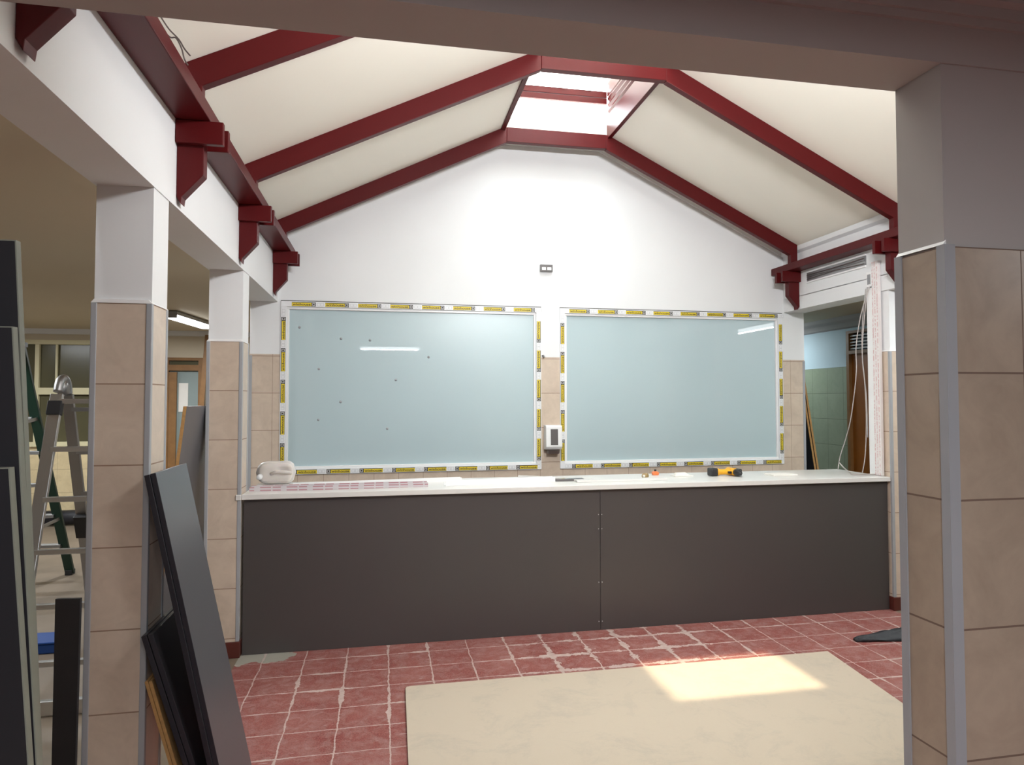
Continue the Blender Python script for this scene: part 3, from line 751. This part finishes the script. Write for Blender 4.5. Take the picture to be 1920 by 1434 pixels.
# board left of the second column, chipboard edge forward
d1_ = (1.142-1.105)/(1.569-1.236)
m = MB(); xt = -1.0915; T_ = .019; y0_, y1_ = 4.42, 5.60
xb = xt-d1_*1.57
m.prism([(xb-T_, .001), (xb, .001), (xt, 1.57), (xt-T_, 1.57)], 1, y0_, y1_); m.mi[0] = 1; m.mi[1] = 1
tag(m.build('laminate_board', ['board_face', 'chip'], None, .001), 'dark board with raw orange chipboard edge leaning on the counter end column', 'board')
# boards in the corridor behind the right window
for k, lb in ((0, 'left one'), (1, 'right one')):
    dx = .031*k
    m = MB(); s_ = (4.354-4.19)/(1.909-.871); xb = 4.19+s_*1.909
    m.prism([(xb+dx, .001), (xb+.022+dx, .001), (4.19+.022+dx, 1.93), (4.19+dx, 1.93)], 1, 6.72, 8.60); m.mi[0] = 1; m.mi[1] = 1
    tag(m.build('laminate_board', ['black_core', 'pale_chip' if 'pale_chip' in M else 'chip'], None, .001), 'dark board with pale wooden edge in the corridor behind the right window, %s' % lb, 'board')
# stack of boards by the left edge of the picture
ST = [(1.89, -.600, 1.462, 'tallest dark board at the left edge of the photo, rearmost of the stack'),
      (1.731, -.612, 1.436, 'middle height dark board in the stack at the left edge of the photo'),
      (1.485, -.6255, 1.41, 'shortest dark board in the stack at the left edge of the photo, frontmost')]
for k, (zt, xr_, yb_, lb) in enumerate(ST):
    tilt = (.0595, .071, .080)[k]
    xr_top = {0: -.652, 1: -.642, 2: -.630}[k]
    wd = .44
    def xx(z): return xr_top+tilt*(zt-z)
    t = thing('laminate_board', lb, 'board', (xx(0)-wd/2, yb_, 0))
    a, b_ = yb_, yb_+.016
    MB().prism([(xx(0)-wd, .002+wd*0), (xx(0)-.0012, .002), (xx(zt)-.0012, zt-.0012), (xx(zt)-wd, zt-.0012)], 1, a, b_).build('panel', 'black_core', t)
    MB().prism([(xx(0)-.001, .002), (xx(0)+.001, .002), (xx(zt)+.001, zt+.001), (xx(zt)-wd, zt+.001), (xx(zt)-wd, zt-.001), (xx(zt)-.001, zt-.001)], 1, a-.0005, b_+.0005).build('edge_band', 'pale_edge', t)
# narrow dark plank by the column
o = MB().prism([(-1.173, .001), (-1.098, .001), (-1.091, .872), (-1.173, .875)], 1, 2.985, 3.003).build('laminate_board', 'black_core'); tag(o, 'narrow black plank standing at the left front edge of the nearest left column', 'board')

# ------------------------------------------------------------------ left room: window wall, door, lamp
lw = MB(); Y2 = 10.8
segs = [(-8, -7.6), (-3.2, -2.96), (-2.46, 1.0)]
for a, b in segs: lw.box(a, b, Y2, Y2+.15, 0, 2.57, 0)
lw.box(-7.6, -3.2, Y2, Y2+.15, 2.42, 2.57, 0).box(-7.6, -3.2, Y2, Y2+.15, 0, 1.04, 1).box(-2.96, -2.46, Y2, Y2+.15, 2.20, 2.57, 0)
struct('wall_far', lw, ['side_ceiling', 'tile_yellow'])
struct('wall_rear_left', MB().box(1.0, 1.1, YB+.25, 11, 0, 2.57), 'shaded_plaster')
struct('light_block_wall', MB().box(-8.1, XL, 11.0, 11.1, 0, 2.7).box(XL, 1.1, 11.0, 11.1, 0, 2.7), 'side_ceiling')  # added outside the windows to keep sky light from leaking in
w3 = bpy.data.objects.new('window_3', None); COL.objects.link(w3); w3['kind'] = 'structure'
fr = MB()
fr.box(-7.6, -3.2, Y2-.03, Y2+.02, 2.36, 2.42).box(-7.6, -3.2, Y2-.03, Y2+.02, 1.69, 1.78).box(-7.6, -3.2, Y2-.05, Y2+.02, 1.0, 1.06)
for x in (-7.6, -6.5, -5.5, -3.25): fr.box(x, x+.05, Y2-.028, Y2+.018, 1.061, 2.359)
fr.box(-4.54, -4.49, Y2-.029, Y2+.019, 1.061, 2.359).box(-4.30, -4.275, Y2-.02, Y2+.01, 1.78, 2.359)
fr.build('frame', 'cream_frame', w3)
for a, b in ((1.06, 1.69), (1.78, 2.36)): MB().box(-7.6, -3.2, Y2+.03, Y2+.04, a, b).build('glass_pane', 'dark_pane', w3)
dr = bpy.data.objects.new('door_1', None); COL.objects.link(dr); dr['kind'] = 'structure'
MB().box(-2.96, -2.90, Y2-.03, Y2+.1, 0, 2.20).box(-2.52, -2.46, Y2-.03, Y2+.1, 0, 2.20).box(-2.90, -2.52, Y2-.03, Y2+.1, 2.02, 2.10).box(-2.90, -2.52, Y2-.03, Y2+.1, 2.16, 2.20).build('frame', 'wood_frame', dr)
MB().box(-2.90, -2.52, Y2+.03, Y2+.05, 0, 2.02).build('leaf', 'grey_pane', dr)
MB().box(-2.90, -2.80, Y2-.02, Y2+.025, 0, 2.0).build('stile', 'wood_frame', dr)
MB().box(-2.78, -2.66, Y2+.02, Y2+.03, 1.45, 1.85).build('notice_paper', 'paper', dr)
MB().box(-2.90, -2.52, Y2+.03, Y2+.05, 2.10, 2.16).build('transom_pane', 'dark_pane', dr)
o = MB().prism([(-2.56, .001), (-2.50, .001), (-2.33, 2.5), (-2.39, 2.5)], 1, 10.55, 10.59).build('timber_plank', 'wood_frame'); tag(o, 'long varnished plank leaning beside the far wooden doorway', 'plank')
struct('trim_12', MB().box(-7.9, 1.0, Y2-.05, Y2, 2.50, 2.569), 'plaster')

def lamp(name, a, b, label, energy, wd=.11, color=(.93, .97, 1)):
    a = Vector(a); b = Vector(b); d_ = (b-a); L = d_.length; ang = math.atan2(d_.y, d_.x); c = (a+b)/2
    t = thing(name, label, 'lamp', c)
    T = Matrix.Translation(c) @ Matrix.Rotation(ang, 4, 'Z')
    MB().box(-L/2, L/2, -wd/2, wd/2, .015, .055, 0, T).build('housing', 'alu_dull', t, .004)
    m = MB(); pr = [(-wd*.46, .0145), (-wd*.38, -.012), (-wd*.2, -.024), (wd*.2, -.024), (wd*.38, -.012), (wd*.46, .0145)]
    n = len(pr); vs = [T @ Vector((s*(L/2-.03), p[0], p[1])) for s in (-1, 1) for p in pr]
    fs = [tuple(range(n)), tuple(range(n, 2*n))[::-1]]+[(i, n+i, n+(i+1) % n, (i+1) % n) for i in range(n)]
    m.add(vs, fs).build('diffuser', 'tube', t)
    for s in (-1, 1): MB().box(s*(L/2+.002)-.014, s*(L/2+.002)+.014, -wd*.47, wd*.47, -.02, .0149, 0, T).build('end_cap', 'alu_dull', t)
    li = bpy.data.lights.new(name, 'AREA'); li.shape = 'RECTANGLE'; li.size = L*.9; li.size_y = wd*.8; li.energy = energy; li.color = color
    lo_ = bpy.data.objects.new(name+'_light', li); COL.objects.link(lo_); lo_.parent = t
    lo_.matrix_parent_inverse = t.matrix_world.inverted()
    lo_.matrix_world = T @ Matrix.Translation((0, 0, -.03))
    return t
lamp('ceiling_lamp', (-2.25, 8.35, 2.51), (-2.15, 9.55, 2.51), 'lit fluorescent ceiling lamp seen between the two left columns', 55, .16)
lamp('ceiling_lamp', (-3.2, 4.4, 2.51), (-3.2, 5.6, 2.51), 'added fluorescent ceiling lamp over the ladders, outside the left opening', 55)  # unseen lamp added to light the ladders
lamp('ceiling_lamp', (-5.2, 8.6, 2.51), (-4.0, 8.6, 2.51), 'added fluorescent ceiling lamp, unseen, before the far window wall', 55)  # added lamp out of view in the left room
lamp('ceiling_lamp', (-.45, -.40, 2.54), (.65, -.40, 2.54), 'lit fluorescent ceiling lamp above the camera room, left one', 72)
lamp('ceiling_lamp', (3.6, -.40, 2.54), (4.7, -.40, 2.54), 'lit fluorescent ceiling lamp above the camera room, right one', 36)
lamp('ceiling_lamp', (4.62, 3.7, 2.515), (4.62, 4.9, 2.515), 'lit fluorescent ceiling lamp in the corridor, outside the right opening', 26, color=(.9, .97, 1))
lamp('ceiling_lamp', (4.7, 8.2, 2.515), (4.7, 9.4, 2.515), 'added fluorescent ceiling lamp, unseen, deep in the corridor', 14, color=(.85, .95, 1))  # added lamp out of view behind the back wall

def hall_fill_lamp(x0, x1, y, z, label, energy):
    t = thing('added_fill_lamp', label, 'lamp', ((x0+x1)/2, y, z))
    MB().box(x0, x1, y-.03, y+.03, z+.03, z+.07).build('housing', 'white_plastic', t, .003)
    for x in (x0+.01, x1-.03): MB().box(x, x+.02, y-.018, y+.018, z-.018, z+.0295).build('tube_holder', 'white_plastic', t, .002)
    MB().tube([(x0+.032, y, z), (x1-.032, y, z)], .013, 14).build('tube', 'tube', t)
    for x in (x0+.2, x1-.2): MB().tube([(x, y, z+.0705), (x, y, RIDGE-.002)], .003, 6).build('suspension_wire', 'wire', t)
    li = bpy.data.lights.new('tube_light', 'AREA'); li.shape = 'RECTANGLE'; li.size = x1-x0-.08; li.size_y = .03; li.energy = energy; li.color = (.97, .98, 1)
    lo_ = bpy.data.objects.new('tube_light', li); COL.objects.link(lo_)
    lo_.matrix_world = Matrix.Translation(((x0+x1)/2, y+.02, z)) @ Euler((math.radians(101), 0, 0)).to_matrix().to_4x4()
    lo_.parent = t; lo_.matrix_parent_inverse = t.matrix_world.inverted()
hall_fill_lamp(.95, 1.97, 1.86, 3.15, 'added fluorescent fill tube for gable and ceilings, unseen behind the lintel', 118)  # made-up fill lamp, out of view, brightens the gable and ceiling slopes

# corridor door with louvred vent above
d2 = bpy.data.objects.new('door_2', None); COL.objects.link(d2); d2['kind'] = 'structure'
MB().box(5.28, 5.40, 7.43, 7.479, 0, 2.40).box(5.28, 5.40, 6.551, 6.60, 0, 2.40).box(5.28, 5.40, 6.60, 7.43, 2.13, 2.17).box(5.28, 5.40, 6.60, 7.43, 2.37, 2.40).build('frame', 'wood_frame', d2)
MB().box(5.32, 5.36, 6.60, 7.43, 0.01, 2.13).build('leaf', 'door_wood', d2)
m = MB().box(5.345, 5.35, 6.60, 7.43, 2.17, 2.37)
m.build('vent_back', 'black_core', d2)
for k in range(5):
    z = 2.185+.037*k
    MB().prism([(5.30, z), (5.33, z+.012), (5.33, z+.024), (5.30, z+.012)], 1, 6.602, 7.428).build('vent_slat', 'white_plastic', d2)

# ------------------------------------------------------------------ ladders
def ladder_alu():
    t = thing('folding_ladder', 'folding aluminium ladder standing behind the nearest left column', 'ladder', (-1.62, 4.6, 0))
    xl, xr_ = -1.86, -1.40
    f0, f1 = Vector((0, 4.20, .03)), Vector((0, 4.70, 1.64))
    b0, b1 = Vector((0, 5.42, 0.01)), Vector((0, 4.84, 1.64))
    for x in (xl, xr_):
        m = MB().bar((x, f0.y, f0.z), (x, f1.y, f1.z), .026, .065, 0, (1, 0, 0)).build('front_rail', 'alu', t, .002)
        m = MB().bar((x-.02 if x == xl else x, b0.y, b0.z), (x, b1.y, b1.z), .026, .060, 0, (1, 0, 0)).build('rear_rail', 'alu_dull', t, .002)
        MB().bar((x, 4.66, 1.52), (x, 4.685, 1.60), .036, .075, 0, (1, 0, 0)).build('hinge_collar', 'black_plastic', t, .003)
        MB().tube(spline([(x, 4.705, 1.655), (x, 4.73, 1.715), (x, 4.785, 1.735), (x, 4.83, 1.70), (x, 4.845, 1.645)], 5), .024, 12).build('hinge', 'alu_dull', t)
        MB().tube([(x-.02, 4.775, 1.68), (x+.02, 4.775, 1.68)], .042, 16).build('hinge_disc', 'alu_dull', t)
        MB().bar((x, 5.07, .88), (x, 5.125, .74), .04, .075, 0, (1, 0, 0)).build('lock_sleeve', 'black_plastic', t, .003)
    for k in range(6):
        z = .235+.273*k; f = (z-.03)/1.61; y = 4.20+.5*f
        MB().bar((xl+.0135, y, z), (xr_-.0135, y, z), .035, .028).build('rung', 'alu', t, .003)
    for k in range(6):
        z = .225+.265*k; f = z/1.63; y = 5.42-.58*f
        MB().bar((xl+.0135-.018*(1-f), y, z), (xr_-.0135, y, z), .03, .025).build('rung', 'alu_dull', t, .003)
    MB().box(xl-.12, xr_+.10, 4.165, 4.205, .001, .075).build('stabiliser_bar', 'alu', t, .004)
ladder_alu()
def ladder_green():
    t = thing('green_stepladder', 'dark green step ladder behind the aluminium ladder at far left', 'ladder', (-2.9, 7.1, 0))
    for x in (-2.83, -3.30):
        MB().bar((x, 7.5, .02), (x, 6.45, 2.05), .03, .075, 0, (1, 0, 0)).build('front_rail', 'green_fg', t, .003)
        MB().bar((x, 5.85, .02), (x, 6.38, 2.05), .03, .05, 0, (1, 0, 0)).build('rear_rail', 'green_fg', t, .003)
        for y in (7.5, 5.85): MB().box(x-.03, x+.03, y-.04, y+.04, .0, .045).build('foot', 'black_plastic', t, .004)
    for k in range(6):
        z = .3+.29*k; f = (z-.02)/2.03; y = 7.5-1.05*f
        MB().box(-3.285, -2.845, y-.04, y+.04, z-.02, z+.01).build('step', 'alu_dull', t, .003)
    for z in (.5, 1.4):
        f = (z-.02)/2.03
        MB().bar((-2.81, 5.85+.53*f, z), (-2.81, 7.5-1.05*f, z+.06), .004, .028).build('spreader', 'alu_dull', t)
    MB().box(-3.34, -2.79, 6.33, 6.50, 2.03, 2.07).build('top_cap', 'black_plastic', t, .004)
ladder_green()
bb = thing('blue_crate', 'small blue plastic box on the floor behind the aluminium ladder', 'box', (-2.16, 5.29, 0))
MB().box(-2.30, -2.025, 5.18, 5.40, 0.001, .06).build('body', 'blue', bb, .008); MB().box(-2.305, -2.02, 5.175, 5.405, .0605, .075).build('lid', 'blue', bb, .006)
o = MB().tube([(-4.4, 10.45, .10), (-3.4, 10.45, .10)], .095, 16).build('black_roll', 'cloth'); tag(o, 'long black roll on the floor below the far left windows', 'roll')
o = MB().box(-4.9, -4.55, 9.9, 10.2, .001, .14).build('tool_case', 'chip', None, .01); tag(o, 'small pale case on the floor below the far left windows', 'case')

# loose wires at the ceiling, upper left
for pts, lb in (([(-.83, 2.90, 3.045), (-.80, 2.9, 3.0), (-.766, 2.9, 2.965), (-.745, 2.9, 2.93), (-.724, 2.9, 2.905)], 'loose dark wire hanging by the near left ceiling edge, longer one'),
                ([(-.84, 2.92, 3.02), (-.80, 2.91, 2.975), (-.775, 2.9, 2.968), (-.755, 2.9, 2.93), (-.745, 2.9, 2.892), (-.732, 2.9, 2.868)], 'loose dark wire hanging by the near left ceiling edge, curled one')):
    tag(MB().tube(spline(pts, 5), .0028, 6).build('loose_wire', 'wire'), lb, 'wire')

# groups of repeats
GR = {'column': 'tiled columns under the side beams', 'timber_bracket': 'red timber brackets', 'rafter': 'red rafters', 'collar_beam': 'red collar beams',
      'wall_plate': 'red wall plates', 'pvc_profile': 'plastic channels on the worktop', 'hanging_cable': 'cables hanging from the junction box',
      'laminate_board': 'dark laminate boards leaning around the site', 'chipboard': 'raw wooden boards', 'ceiling_lamp': 'fluorescent ceiling lamps', 'loose_wire': 'loose ceiling wires'}
for o in bpy.data.objects:
    b = o.name.split('.')[0]
    if o.parent is None and b in GR and 'label' in o: o['group'] = GR[b]
